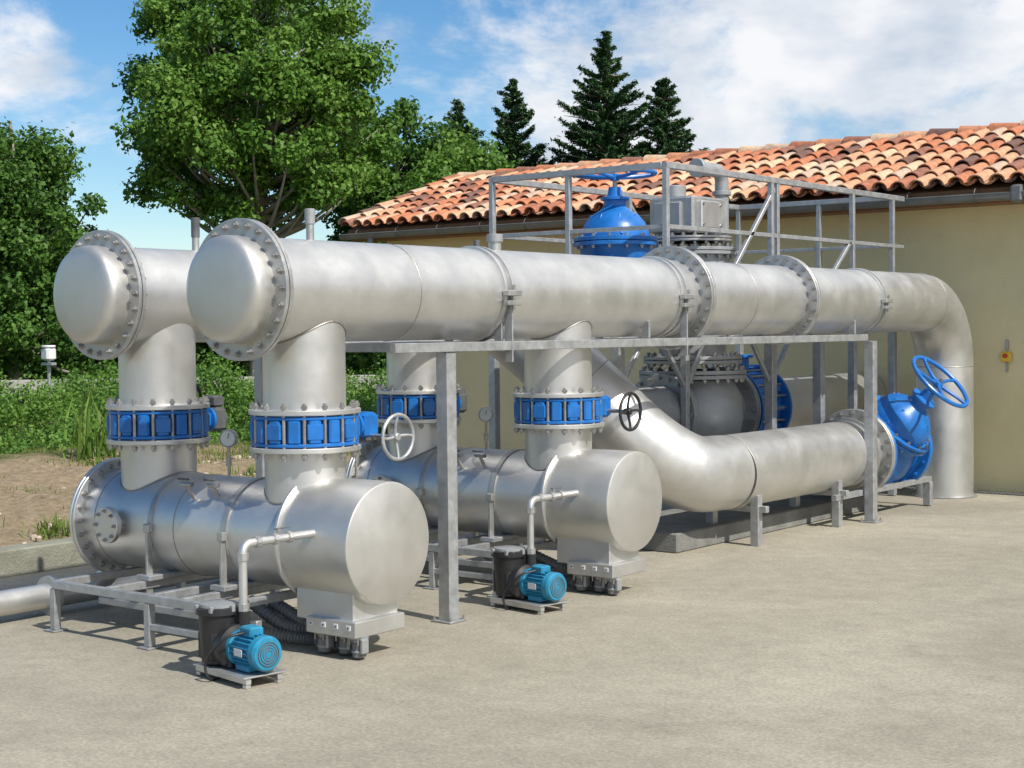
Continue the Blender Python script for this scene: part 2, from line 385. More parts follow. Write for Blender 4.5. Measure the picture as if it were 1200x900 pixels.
P=[(cx+.1,cy+.36,2.5)]+arc((cx+.1,cy+.26,3.02),.10,0,math.pi/2,YA,ZA,8)+[(cx+.1,cy+.1,3.12),(cx+.1,cy-.05,3.12)]
b.sweep(P,.062,GREYP,24)
b.cyl((cx+.1,cy-.09,3.12),(cx+.1,cy-.03,3.12),.085,GREYP,24,.005); b.cyl((cx+.1,cy+.36,2.9),(cx+.1,cy+.36,2.94),.085,GREYP,24,.005)
b.cyl((cx,cy+.2,.95),(cx,cy+.55,.95),.28,GREYP,48); b.cyl((cx,cy+1.1,.95),(cx,15.44,.95),.26,STEEL,48)
b.flange((cx,cy+.5,.95),YA,.40,.03,20,GREYP,.012)
b.cyl((cx,cy-.2,.95),(cx,10.8,.95),.26,GREYP,48); b.cyl((cx,10.9,.95),(cx,10.9,0),.2,GREYP,40)
b.flange((cx,cy-.52,.95),YA,.36,.03,20,GREYP,.012)
b.obj('control_valve')
b=B(); q0=cy+.56
b.lathe((cx,q0,.95),YA,[(.40,0),(.40,.035),(.31,.04),(.34,.1),(.36,.28),(.34,.46),(.31,.53),(.40,.535),(.40,.57)],BLUE,56)
b.bolts((cx,q0+.285,.95),YA,.365,20,-.31,.31,.011)
for i in range(12):
    a=2*math.pi*i/12; d=V((math.cos(a),0,math.sin(a))); b.beam(V((cx,q0+.07,.95))+d*.35,V((cx,q0+.5,.95))+d*.35,.03,.05,BLUE)
b.cyl((cx,q0+.28,1.28),(cx,q0+.28,1.42),.09,BLUE,24,.006); b.cyl((cx,q0+.28,1.42),(cx,q0+.28,1.45),.13,BLUE,24,.004)
b.obj('check_valve')

# ---------------------------------------------------------------- support frame
b=B(); f=GALV; BX=-5.8; zb=1.605
def post(x,y,z1=zb-.03,w=.085): 
    b.beam((x,y,z1),(x,y,.012),w,w,f); b.box((x,y,.007),(.15,.15,.01),f)
    for sx in (-1,1):
        for sy in (-1,1): b.cyl((x+sx*.06,y+sy*.06,.01),(x+sx*.06,y+sy*.06,.035),.007,BOLT,6)
b.beam((BX,6.35,zb),(BX,12.4,zb),.045,.055,f)
b.beam((RX+.25,7.0,zb),(RX+.25,12.4,zb),.05,.06,f)
b.beam((RX-.3,7.0,zb),(RX-.3,12.4,zb),.05,.06,f)
for y in (7.0,7.4,9.05,10.2,12.3): b.beam((BX-.027,y,zb-.003),(RX-.3,y,zb-.003),.05,.06,f)
post(BX-.03,6.84); post(BX+.02,12.45)
post(RX-.3,7.05,w=.07); post(-6.9,10.2); post(-6.7,12.35); post(-6.5,12.9,1.6); post(-7.6,12.9); post(-7.65,10.2); post(-6.95,11.3,w=.06)
for (x,y) in ((-6.9,10.2),(-6.7,12.35),(-6.95,11.3)):
    for sg in (-1,1): b.beam((x,y+sg*.33,zb-.04),(x,y,zb-.42),.035,.035,f)
for x in (PX,RX):
    for y in (7.4,9.05,12.3):
        for sg in (-1,1): b.beam((x+sg*.2,y,zb+.03),(x+sg*.2,y,PZ-.17),.02,.06,f)
b.beam((BX,7.4,zb-.1),(BX,7.4,PZ),.012,.06,f); b.beam((BX,9.42,zb-.1),(BX,9.42,PZ),.012,.06,f)
b.obj('pipe_support_frame')
b=B()
b.box((-6.62,11.55,.075),(.9,3.3,.15),PLINTH,bev=.01)
b.obj('concrete_plinth')
b=B()
for y in (10.6,12.0): 
    b.beam((PX+.2,y,.0),(PX+.2,y,.4),.07,.07,GALV); b.beam((PX-.2,y,.14),(PX-.2,y,.4),.07,.07,GALV); b.beam((PX-.3,y,.29),(PX+.3,y,.29),.05,.05,GALV)
b.beam((-5.86,11.9,.255),(-5.86,13.9,.255),.05,.05,GALV); b.beam((-5.86,13.87,.23),(-5.86,13.87,.01),.07,.07,GALV); b.beam((-6.3,13.87,.255),(-5.89,13.87,.255),.05,.05,GALV)
b.obj('pipe_cradle')

# ---------------------------------------------------------------- access platform with guard rail
b=B(); f=GALV; xa,xb,ya,yb=-6.5,-8.24,10.3,14.5; zf=2.02; zt=2.98; w=.045
for x,y in ((xa,ya),(xa,12.0),(xa,13.6),(xa,yb),(-7.44,ya),(xb,ya),(xb,12.4),(xb,yb),(xa,12.1),(-7.3,yb)):
    b.beam((x,y,zf-.1),(x,y,zt-.02),w,w,f)
for z,t in ((zt,.05),(2.5,.035)):
    b.beam((xa,ya-.02,z),(xa,yb+.25,z),t,t,f); b.beam((xb,ya-.02,z),(xb,yb,z),t,t,f)
    b.beam((xa-.026,ya,z),(xb+.026,ya,z),t*.98,t*.98,f)
    b.beam((xa-.026,yb,z),(xb+.026,yb,z),t*.98,t*.98,f)
for x in (xa,xb): b.beam((x,ya+.03,zf),(x,yb-.03,zf),.06,.12,f)
for y in (ya,yb): b.beam((xa-.04,y,zf+.002),(xb+.04,y,zf+.002),.06,.12,f)
for i in range(60):
    y=12.4+i*.052
    if y<yb: b.beam((-6.55,y,zf+.03),(-6.85,y,zf+.03),.004,.03,f)
for x,y in ((xb,ya),(xb,yb),(xa,yb),(xa,13.6)): b.beam((x,y,zf-.06),(x,y,.01),.07,.07,f)
b.beam((xa,12.05,2.9),(xa,11.2,2.05),.035,.035,f); b.beam((xa,13.55,2.5),(xa,13.0,2.05),.035,.035,f)
b.beam((xb,12.4,2.9),(xb,13.3,2.05),.035,.035,f)
b.obj('access_platform')

# ---------------------------------------------------------------- pumps
def pump(px,py,vy):
    root=empty('water_pump')
    d=V((.97,-.16,0)).normalized(); e=V((-d.y,d.x,0)); o=V((px,py,0))
    b=B()
    for s in (-1,1):
        b.beam(o-d*.24+e*s*.09+ZA*.035,o+d*.22+e*s*.09+ZA*.035,.03,.03,STEEL)
        for t in (-.22,.2): b.beam(o+d*t+e*s*.09+ZA*.02,o+d*t+e*s*.09,.03,.03,STEEL)
    b.box(o+ZA*.056,(.46,.25,.008),STEEL,d,e,ZA)
    b.obj('base',root)
    b=B(); s=o-d*.14-e*.03
    b.lathe(s,ZA,[(.065,.06),(.085,.075),(.098,.31),(.112,.315),(.112,.345),(.098,.35)],BLACK,32)
    b.box(s+ZA*.16,(.16,.16,.16),BLACK,d,e,ZA,bev=.02)
    b.lathe(o-d*.05+ZA*.155,d,[(.05,-.06),(.105,-.04),(.113,0),(.113,.04),(.095,.06),(.07,.065)],BLACK,36)
    b.box(o-d*.03+ZA*.085,(.1,.14,.05),BLACK,d,e,ZA,bev=.01)
    b.cyl(o-d*.02+ZA*.22+e*.04,o-d*.02+e*.04+ZA*.33,.032,BLACK,20,.003)
    b.obj('strainer_housing',root)
    b=B()
    b.lathe(s,ZA,[(.096,.35),(.094,.364),(.066,.37),(0,.372)],LID,32)
    for i in range(6):
        a=i*math.pi/3; b.box(s+V((math.cos(a)*.106,math.sin(a)*.106,.345)),(.022,.022,.035),LID)
    b.obj('strainer_lid',root)
    b=B(); c=o+ZA*.16
    b.lathe(c,d,[(.07,.0),(.088,.01),(.088,.035),(.074,.04),(.074,.19),(.082,.195),(.086,.20),(.086,.24),(.077,.253),(.03,.257),(0,.257)],BLUEP,36)
    for i in range(22):
        a=2*math.pi*i/22; q=e*math.cos(a)+ZA*math.sin(a)
        b.box(c+d*.118+q*.078,(.14,.005,.016),BLUEP,d,d.cross(q),q,bev=.001)
    b.box(c+d*.11+ZA*.092,(.1,.08,.05),BLUEP,d,e,ZA,bev=.008)
    b.box(c+d*.11+ZA*-.08,(.11,.12,.03),BLUEP,d,e,ZA,bev=.004)
    for rr in (.058,.045,.032,.019): b.torus(c+d*.2565,d,rr,.0028,DGREY,24,6)
    b.box(c+d*.12-e*.086,(.07,.003,.035),WHITE,d,e,ZA,bev=.001)
    b.obj('motor',root)
    b=B()
    rx=(o-d*.02+e*.04)
    top=.66
    P=[rx+ZA*.30,rx+ZA*(top-.06)]+arc(rx+ZA*(top-.05)+YA*.05,.05,math.pi,math.pi/2,YA,ZA,8)
    P+= [V((rx.x,vy-.27,top))]
    b.sweep(P,.021,STEEL,18)
    for z in (.33,.58): b.cyl(rx+ZA*z,rx+ZA*(z+.035),.030,STEELD,8)
    for t in (.08,.2,.3): b.cyl(rx+ZA*top+YA*t,rx+ZA*top+YA*(t+.03),.029,STEELD,8)
    b.cyl(rx+ZA*top+YA*.24,rx+ZA*(top+.05)+YA*.24,.01,BOLT,8); b.beam(rx+ZA*(top+.05)+YA*.22,rx+ZA*(top+.05)+YA*.32,.015,.006,DGREY)
    b.sweep(bez([c+d*.11-e*.04+ZA*.09,c+d*.06-e*.13+ZA*.06,c-d*.05-e*.16-ZA*.06,c-d*.05-e*.13-ZA*.15,c-d*.2+e*.1-ZA*.155],8),.007,BLACK,8)
    b.obj('riser_pipe',root)
pump(-5.70,5.10,Y1); pump(-5.70,7.44,Y2)

b=B()
b.cyl((-7.95,1.0,.12),(-7.95,8.9,.12),.075,STEEL,32)
for y in (5.6,7.5): b.cyl((-7.95,y-.02,.12),(-7.95,y+.02,.12),.12,STEELD,32,.003)
for y in (3,5.1,7): b.box((-7.95,y,.024),(.2,.06,.045),STEELD)
b.cyl((-7.95,5.94,.12),(-7.6,5.94,.40),.06,STEEL,24)
b.obj('drain_pipe')

# ---------------------------------------------------------------- building
root=empty('pump_building')
bx0,bx1,wy=-14.2,6.0,15.45
RISE=.79
b=B()
b.box(((bx0+bx1)/2,wy+.1,1.52),(bx1-bx0,.2,3.08),WALL,bev=.003)
b.box((bx0+.1,17.4,1.5),(.2,3.7,3.04),WALL,bev=.003); b.box((bx1-.1,17.4,1.5),(.2,3.7,3.04),WALL,bev=.003)
b.box(((bx0+bx1)/2,19.35,1.5),(bx1-bx0,.2,3.04),WALL,bev=.003)
for x in (bx0+.002,bx1-.202):
    k=b.mi(WALL); n=len(b.v)
    for xx in (x,x+.2): b.v+= [V((xx,15.47,3.0)),V((xx,19.33,3.0)),V((xx,17.4,3.64))]
    b.f+=[(n,n+2,n+1),(n+3,n+4,n+5),(n,n+1,n+4,n+3),(n+1,n+2,n+5,n+4),(n+2,n,n+3,n+5)]; b.m+=[k]*5
b.obj('walls',root)
S=V((0,2.4,RISE)).normalized(); Nn=V((0,-RISE,2.4)).normalized(); SL=V((0,2.4,RISE)).length
rx0,rx1=-14.5,6.3
b=B()
e0=V((0,15.0,3.06))
mid=e0+S*SL*.5-Nn*.03
b.box(V(((rx0+rx1)/2,mid.y,mid.z)),(rx1-rx0-.04,SL+.0,.05),WOOD,XA,S,Nn)
S2=V((0,-2.4,RISE)).normalized(); N2=V((0,RISE,2.4)).normalized(); m2=V((0,19.8,3.06))+S2*SL*.5-N2*.03
b.box(V(((rx0+rx1)/2,m2.y,m2.z)),(rx1-rx0-.04,SL,.05),TILES[4],XA,S2,N2)
b.box(((rx0+rx1)/2,15.06,2.98),(rx1-rx0-.1,.03,.15),WOOD)
b.box(((rx0+rx1)/2,15.26,2.93),(rx1-rx0-.12,.37,.03),WOOD)
for sl,nn,ee in ((S,Nn,e0),(S2,N2,V((0,19.8,3.06)))):
    m=ee+sl*SL*.5-nn*.06; b.box(V((rx0+.03,m.y,m.z)),(.03,SL,.12),WOOD,XA,sl,nn)
b.obj('roof_deck',root)
b=B()
gy,gz,gr=14.93,2.99,.07
R=[]
for x in (rx0-.02,rx1): R.append([V((x,gy+gr*math.cos(a),gz+gr*math.sin(a))) for a in [math.pi+math.pi*i/12 for i in range(13)]]+[V((x,gy+(gr-.006)*math.cos(a),gz+(gr-.006)*math.sin(a))) for a in [2*math.pi-math.pi*i/12 for i in range(13)]])
b.rings(R,ZINC)
b.cyl((rx0,gy-gr,gz),(rx1,gy-gr,gz),.009,ZINC,8)
for i in range(30): 
    x=rx0+.3+i*.7
    if x<rx1: b.torus((x,gy,gz-.001),XA,gr+.003,.004,ZINC,24,6)
x=-14.0
b.cyl((x,gy,gz-.05),(x,gy,gz-.14),.045,ZINC,20)
b.sweep([(x,gy,gz-.13),(x,gy+.02,gz-.2),(x,wy-.1,gz-.5),(x,wy-.07,gz-.58),(x,wy-.07,.0)],.04,ZINC,16)
b.box((-5.38,gy,gz-.01),(.12,.17,.17),ZINC,bev=.02)
b.obj('gutter',root)
b=B()
def tile(o,sd,nd,xd,ln,rl,ru,mat,convex=True,lift=0.0,seg=7,hh=.9):
    k=b.mi(mat); n=len(b.v); th=.014
    for (t,r,lf) in ((0,rl,lift+.022),(ln,ru,lift)):
        for rr in (r,r-th):
            for i in range(seg+1):
                a=math.pi*i/seg
                z=rr*math.sin(a)*hh
                if not convex: z=-z+.07
                b.v.append(o+xd*(rr*math.cos(a))+sd*t+nd*(z+lf))
    q=seg+1
    for i in range(seg):
        b.f.append((n+i,n+i+1,n+2*q+i+1,n+2*q+i)); b.m.append(k)
        b.f.append((n+q+i,n+3*q+i,n+3*q+i+1,n+q+i+1)); b.m.append(k)
        b.f.append((n+i,n+q+i,n+q+i+1,n+i+1)); b.m.append(k)
pw=.205; nr=7; ex=SL/nr
wts=[5,5,4,2.2,5,3,1.2,3]
x=rx0+.1
while x<rx1-.05:
    for j in range(nr):
        o=V((x+random.uniform(-.01,.01),15.0-.06,3.06))+S*(j*ex+random.uniform(-.018,.018))
        xd=(XA+ZA*random.uniform(-.05,.05)).normalized()
        tile(o-S*.04,S,Nn,xd,ex+.07,.088+random.uniform(-.004,.004),.072,random.choices(TILES,wts)[0],True,.035+random.uniform(0,.012))
        o2=V((x+pw/2,15.0-.06,3.06))+S*(j*ex+random.uniform(-.01,.01))
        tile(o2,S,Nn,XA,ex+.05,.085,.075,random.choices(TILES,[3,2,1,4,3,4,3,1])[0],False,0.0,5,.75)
    for j in range(0,nr,1):
        o=V((x,19.86,3.06))+S2*(j*ex)
        tile(o,S2,N2,XA,ex+.06,.1,.08,random.choices(TILES,wts)[0],True,.03,4)
    x+=pw
x=rx0
while x<rx1:
    o=V((x,17.4,3.06+RISE+.01)); tile(o,XA,ZA,YA,.42,.13,.115,random.choices(TILES,[3,3,2,4,3,4,2,2])[0],True,.03,8,.8); x+=.36
for j in range(nr):
    o=V((rx0+.0,14.96,3.07))+S*(j*ex); tile(o,S,Nn,XA,ex+.06,.1,.085,random.choices(TILES,wts)[0],True,.05)
b.obj('roof_tiles',root,40)
b=B(); ex_=-5.68
b.box((ex_,wy-.03,1.38),(.1,.06,.1),YELLOW,bev=.01); b.cyl((ex_,wy-.06,1.39),(ex_,wy-.085,1.39),.022,RED,16); b.box((ex_,wy-.01,1.28),(.02,.015,.12),GREYP)
b.box((ex_,wy-.012,1.5),(.03,.018,.1),GREYP)
b.obj('emergency_stop_button',root)

# ---------------------------------------------------------------- ground surfaces
def groundmat():
    m=bpy.data.materials.new('ground_soil_grass'); m.use_nodes=True; nt=m.node_tree; N=nt.nodes; L=nt.links; b=N['Principled BSDF']
    b.inputs['Roughness'].default_value=.95; b.inputs['Specular IOR Level'].default_value=.15
    tc=N.new('ShaderNodeTexCoord'); sx=N.new('ShaderNodeSeparateXYZ'); L.new(tc.outputs['Object'],sx.inputs[0])
    n=N.new('ShaderNodeTexNoise'); n.inputs['Scale'].default_value=.9; n.inputs['Detail'].default_value=8; L.new(tc.outputs['Object'],n.inputs['Vector'])
    mu=N.new('ShaderNodeMath'); mu.operation='MULTIPLY_ADD'; L.new(n.outputs['Fac'],mu.inputs[0]); mu.inputs[1].default_value=4.0; L.new(sx.outputs['X'],mu.inputs[2])
    mr=N.new('ShaderNodeMapRange'); mr.inputs['From Min'].default_value=-15.3; mr.inputs['From Max'].default_value=-14.2; L.new(mu.outputs[0],mr.inputs['Value'])
    n2=N.new('ShaderNodeTexNoise'); n2.inputs['Scale'].default_value=9; n2.inputs['Detail'].default_value=10; n2.inputs['Roughness'].default_value=.75; L.new(tc.outputs['Object'],n2.inputs['Vector'])
    d=N.new('ShaderNodeValToRGB'); d.color_ramp.elements[0].position=.3; d.color_ramp.elements[1].position=.7
    d.color_ramp.elements[0].color=(.22,.155,.095,1); d.color_ramp.elements[1].color=(.50,.40,.27,1); L.new(n2.outputs['Fac'],d.inputs['Fac'])
    g=N.new('ShaderNodeValToRGB'); g.color_ramp.elements[0].position=.3; g.color_ramp.elements[1].position=.7
    g.color_ramp.elements[0].color=(.05,.08,.02,1); g.color_ramp.elements[1].color=(.16,.17,.06,1); L.new(n2.outputs['Fac'],g.inputs['Fac'])
    mx=N.new('ShaderNodeMix'); mx.data_type='RGBA'; L.new(mr.outputs[0],mx.inputs['Factor']); L.new(g.outputs[0],mx.inputs['A']); L.new(d.outputs[0],mx.inputs['B'])
    L.new(mx.outputs['Result'],b.inputs['Base Color'])
    bp=N.new('ShaderNodeBump'); bp.inputs['Strength'].default_value=.9; bp.inputs['Distance'].default_value=.08; L.new(n2.outputs['Fac'],bp.inputs['Height']); L.new(bp.outputs[0],b.inputs['Normal'])
    return m
def concmat():
    m=bpy.data.materials.new('pavement_concrete'); m.use_nodes=True; nt=m.node_tree; N=nt.nodes; L=nt.links; b=N['Principled BSDF']
    b.inputs['Roughness'].default_value=.9; b.inputs['Specular IOR Level'].default_value=.2
    tc=N.new('ShaderNodeTexCoord')
    def nz(s,d,r=.6,dist=0):
        n=N.new('ShaderNodeTexNoise'); n.inputs['Scale'].default_value=s; n.inputs['Detail'].default_value=d; n.inputs['Roughness'].default_value=r; n.inputs['Distortion'].default_value=dist; L.new(tc.outputs['Object'],n.inputs['Vector']); return n
    big=nz(.5,7,.62,.6); fine=nz(48,6,.85); medn=nz(7,7,.75)
    r=N.new('ShaderNodeValToRGB'); r.color_ramp.elements[0].position=.32; r.color_ramp.elements[1].position=.68
    r.color_ramp.elements[0].color=(.275,.253,.20,1); r.color_ramp.elements[1].color=(.405,.372,.298,1); L.new(big.outputs['Fac'],r.inputs['Fac'])
    r2=N.new('ShaderNodeMapRange'); r2.inputs['From Min'].default_value=.25; r2.inputs['From Max'].default_value=.75; r2.inputs['To Min'].default_value=.5; r2.inputs['To Max'].default_value=1.47; L.new(fine.outputs['Fac'],r2.inputs['Value'])
    r3=N.new('ShaderNodeMapRange'); r3.inputs['From Min'].default_value=.3; r3.inputs['From Max'].default_value=.7; r3.inputs['To Min'].default_value=.86; r3.inputs['To Max'].default_value=1.12; L.new(medn.outputs['Fac'],r3.inputs['Value'])
    mm=N.new('ShaderNodeMath'); mm.operation='MULTIPLY'; L.new(r2.outputs[0],mm.inputs[0]); L.new(r3.outputs[0],mm.inputs[1])
    vm=N.new('ShaderNodeVectorMath'); vm.operation='SCALE'; L.new(r.outputs[0],vm.inputs[0]); L.new(mm.outputs[0],vm.inputs['Scale'])
    sp=nz(1.7,9,.8,.3); r4=N.new('ShaderNodeMapRange'); r4.inputs['From Min'].default_value=.58; r4.inputs['From Max'].default_value=.74; r4.inputs['To Min'].default_value=1.0; r4.inputs['To Max'].default_value=.68; L.new(sp.outputs['Fac'],r4.inputs['Value'])
    vm2=N.new('ShaderNodeVectorMath'); vm2.operation='SCALE'; L.new(vm.outputs[0],vm2.inputs[0]); L.new(r4.outputs[0],vm2.inputs['Scale'])
    L.new(vm2.outputs[0],b.inputs['Base Color'])
    bp=N.new('ShaderNodeBump'); bp.inputs['Strength'].default_value=.5; bp.inputs['Distance'].default_value=.008; L.new(fine.outputs['Fac'],bp.inputs['Height']); L.new(bp.outputs[0],b.inputs['Normal'])
    return m
def sheet(name,pts,z,m):
    me=bpy.data.meshes.new(name); me.from_pydata([(x,y,z) for x,y in pts],[],[tuple(range(len(pts)))]); me.materials.append(m)
    o=bpy.data.objects.new(name,me); scene.collection.objects.link(o); return o
GM=groundmat()
sheet('ground',[(-600,-600),(600,-600),(600,600),(-600,600)],-.03,GM)
sheet('concrete_pavement',[(-9.45,-15),(25,-15),(25,15.44),(-9.45,15.44)],0,concmat())
nx,ny=90,150; X0,X1,Y0_,Y1_=-19.0,-9.64,-4.0,20.0; vs=[];fs=[]
for j in range(ny+1):
    for i in range(nx+1):
        x=X0+(X1-X0)*i/nx; y=Y0_+(Y1_-Y0_)*j/ny
        e=min(1,(X1-x)/.5)*min(1,(x-X0)/1.5)*min(1,(y-Y0_)/1.5)*min(1,(Y1_-y)/1.5)
        if x>-14.7 and y>14.8: e=0
        h=.12+.13*noise.noise(V((x*.5,y*.5,3)))+.07*noise.noise(V((x*2,y*2,1)))+.035*noise.noise(V((x*6,y*6,5)))
        vs.append((x,y,-.028+max(0,h)*max(0,e)))
for j in range(ny):
    for i in range(nx):
        a=j*(nx+1)+i; fs.append((a,a+1,a+nx+2,a+nx+1))
me=bpy.data.meshes.new('soil_bank'); me.from_pydata(vs,[],fs); me.materials.append(GM); me.polygons.foreach_set('use_smooth',[True]*len(fs))
o=bpy.data.objects.new('soil_bank',me); scene.collection.objects.link(o)
b=B()
STONE=pmat('stone',(0.48,0.41,0.31),0,0.9,0.3,8,0.4,30,0.05,0.2)
rs=random.Random(3)
for i in range(900):
    x=rs.uniform(-15.5,-9.8); y=rs.uniform(3,14.5); r=rs.uniform(.012,.04)*(1.8 if rs.random()<.06 else 1)
    z=.06
    ring=[]
    for lv,(rr,zz) in enumerate(((.8,-.8),(1,.1),(.6,.6))):
        ring.append([V((x+r*rr*rs.uniform(.7,1.2)*math.cos(a*math.pi/3),y+r*rr*rs.uniform(.7,1.2)*math.sin(a*math.pi/3),z+r*zz)) for a in range(6)])
    b.rings(ring,STONE)
b.obj('stones',None,20)
b=B()
b.box((-9.56,0.2,.08),(.2,30.4,.22),CONC2,bev=.012)
b.obj('kerb')
b=B()
b.box((-5.95,15.25,.006),(1.5,.16,.006),DGREY,bev=.001)
for i in range(36): b.box((-6.66+i*.04,15.25,.013),(.012,.15,.008),ZINC,bev=.001)
b.obj('drain_grate')
WC=pmat('wall_concrete',(0.38,0.37,0.33),0,0.9,0.2,3,0.4,30,0.05,0.2)
b=B(); 
b.beam((-38,10,.57),(-22,27,.57),1.14,.3,WC); b.obj('low_wall')
b=B(); p=V((-22.6,16.0,0)); b.cyl(p,p+ZA*1.25,.03,GALV,12); b.box(p+ZA*1.37,(.2,.2,.22),WHITE,bev=.03); b.cyl(p+ZA*1.48,p+ZA*1.52,.12,WHITE,16,.01); b.box(p+ZA*1.2,(.3,.1,.05),GALV); b.obj('weather_sensor_post')

# ---------------------------------------------------------------- vegetation
def leaves(name,P,Nr,size,mats,parent=None,asp=.6,slot=None):
    n=len(P); 
    Nr=Nr/np.maximum(np.linalg.norm(Nr,axis=1,keepdims=True),1e-6)
    t=rng.normal(size=(n,3)); U=np.cross(Nr,t); U/=np.maximum(np.linalg.norm(U,axis=1,keepdims=True),1e-6); W=np.cross(Nr,U)
    s=size*rng.uniform(.6,1.3,size=(n,1))
    verts=np.empty((n,4,3)); verts[:,0]=P-U*s; verts[:,1]=P-W*s*asp; verts[:,2]=P+U*s; verts[:,3]=P+W*s*asp
    verts[:,1]+=Nr*s*.15; verts[:,3]+=Nr*s*.15
    me=bpy.data.meshes.new(name); me.vertices.add(n*4); me.vertices.foreach_set('co',verts.reshape(-1))
    me.loops.add(n*4); me.loops.foreach_set('vertex_index',np.arange(n*4,dtype=np.int32))
    me.polygons.add(n); me.polygons.foreach_set('loop_start',np.arange(0,n*4,4,dtype=np.int32)); me.polygons.foreach_set('loop_total',np.full(n,4,dtype=np.int32))
    for m in mats: me.materials.append(m)
    if slot is None: slot=rng.integers(0,len(mats),n)
    me.polygons.foreach_set('material_index',slot.astype(np.int32)); me.update(calc_edges=True); me.validate()
    o=bpy.data.objects.new(name,me); scene.collection.objects.link(o)
    if parent: o.parent=parent
    return o
def clumpleaves(cl,per,):
    P=[];Nn_=[];S_=[]
    for c,r in cl:
        n=int(per*(r**1.7))
        d=rng.normal(size=(n,3)); d/=np.linalg.norm(d,axis=1,keepdims=True)
        rad=r*np.clip(rng.beta(2.6,1.3,size=(n,1))*1.15,0,1.2)
        lump=1+.25*np.sin(d[:,:1]*7+c[0])*np.cos(d[:,1:2]*6+c[1])+.15*np.sin(d[:,2:]*9+c[2])
        p=np.array(c)+d*rad*lump*np.array([1,1,.8])
        P.append(p); Nn_.append(d*.7+rng.normal(size=(n,3))*.6+np.array([0,0,.35])); S_.append(np.where(rng.random(n)<.6,rng.integers(0,3),rng.integers(0,3,n)))
    return np.concatenate(P),np.concatenate(Nn_),np.concatenate(S_)
def tree(name,base,h,cz,rx,rz,ncl,cr,per,leaf,mats,trunk_r=.22,seed=1,shape=None):
    rnd=random.Random(seed); root=empty(name); bx,by=base
    cl=[]
    tries=0
    while len(cl)<ncl and tries<8000:
        tries+=1
        d=V((rnd.gauss(0,1),rnd.gauss(0,1),rnd.gauss(0,1))).normalized()
        nn=1+.30*noise.noise(d*1.6+V((seed,0,0)))+.22*noise.noise(d*3.4+V((0,seed,0)))
        d=d*(rnd.random()**.36)*nn
        z=cz+d.z*rz; k=1.0
        if shape=='poplar': k=1-.45*max(0,d.z)
        c=(bx+d.x*rx*k,by+d.y*rx*k,z); r=cr*rnd.uniform(.45,1.3)
        if all((V(c)-V(q[0])).length>cr*.5 for q in cl): cl.append((c,r))
    P,Nr,S_=clumpleaves(cl,per); leaves('foliage',P,Nr,leaf,mats,root,.65,S_)
    b=B()
    T=[V((bx,by,0)),V((bx+.1,by,h*.25)),V((bx-.1,by+.1,h*.5)),V((bx+.1,by,h*.72)),V((bx,by,h*.92))]
    tp=bez(T,8); b.sweep(tp,[trunk_r*(1-.85*i/(len(tp)-1)) for i in range(len(tp))],BARK,12)
    for c,r in cl:
        c=V(c); zz=max(h*.2,min(h*.85,c.z-(V((bx,by,c.z))-c).length*.7)); i=min(len(tp)-1,int(zz/(h*.92)*(len(tp)-1)))
        s=tp[i]; m=(s+c)/2+V((rnd.uniform(-.3,.3),rnd.uniform(-.3,.3),-.25))
        q=bez([s,m,c],6); r0=max(.03,trunk_r*(1-.85*i/len(tp))*.35); b.sweep(q,[r0*(1-.8*k/(len(q)-1)) for k in range(len(q))],BARK,6)
    b.obj('trunk_and_limbs',root)
    return root
tree('poplar_tree',(-29.9,27.6),11.5,7.85,3.5,3.2,185,.60,1500,.072,LEAF,.3,3)
tree('broadleaf_tree',(-30.5,33.5),8,5.3,2.2,2.9,70,.62,1400,.08,LEAFD,.2,5)
tree('broadleaf_tree',(-26.5,31.5),6,4.4,1.9,2.2,50,.6,1300,.08,LEAF,.18,9)
tree('broadleaf_tree',(-33.3,22.6),7.6,3.7,2.75,3.6,140,.6,1400,.07,LEAFD,.25,11,'poplar')
tree('broadleaf_tree',(-37.0,20.6),7.5,3.8,2.9,3.2,80,.85,800,.10,LEAFD,.25,12,'poplar')
def conifer(name,base,h,r,seed,z0=1.0,tilt=0):
    rnd=random.Random(seed); root=empty(name); bx,by=base; P=[];Nr=[]
    b=B(); b.sweep([(bx,by,0),(bx,by,h*.5),(bx,by,h)],[.2,.12,.01],BARK,10)
    z=z0
    while z<h:
        t=(z-z0)/(h-z0); R=r*(1-t)**.85*rnd.uniform(.7,1.2)+.08
        nb=int(11*(1-t))+6
        for i in range(nb):
            a=rnd.random()*2*math.pi; L_=R*rnd.uniform(.5,1.25); d=np.array([math.cos(a),math.sin(a),0])
            n=int(230*L_)+34; u=rng.random((n,1))**.75
            p=np.array([bx,by,z+rnd.uniform(-.15,.15)])+d*u*L_+np.array([0,0,1])*(-.12*u*L_+.42*u*u*L_)
            w=.22*(1-u*.5)*(.5+.7*L_/max(r,.1)); p=p+rng.normal(size=(n,3))*w*np.array([.5,.5,.34])
            P.append(p); Nr.append(rng.normal(size=(n,3))*.6+np.array([0,0,.8]))
            b.sweep([(bx,by,z),(bx+d[0]*L_*.9,by+d[1]*L_*.9,z+.1*L_)],[.03,.008],BARK,5)
        z+=.24
    P=np.concatenate(P);Nr=np.concatenate(Nr); leaves('foliage',P,Nr,.08,CONIF,root,.32); b.obj('trunk_and_limbs',root)
conifer('pine_tree',(-27.6,40.3),10.9,3.3,1); conifer('pine_tree',(-30.8,39.6),9.7,3.1,2); conifer('pine_tree',(-26.3,41.6),9.6,3.0,4); conifer('pine_tree',(-31.0,37.1),8.9,2.5,3)
cl=[]; rnd=random.Random(4)
for i in range(230):
    t=rnd.random(); a=V((-62,20,0)).lerp(V((-22,56,0)),t); cl.append(((a.x+rnd.uniform(-2,2),a.y+rnd.uniform(-2,2),rnd.uniform(.3,3.6)),rnd.uniform(.9,1.6)))
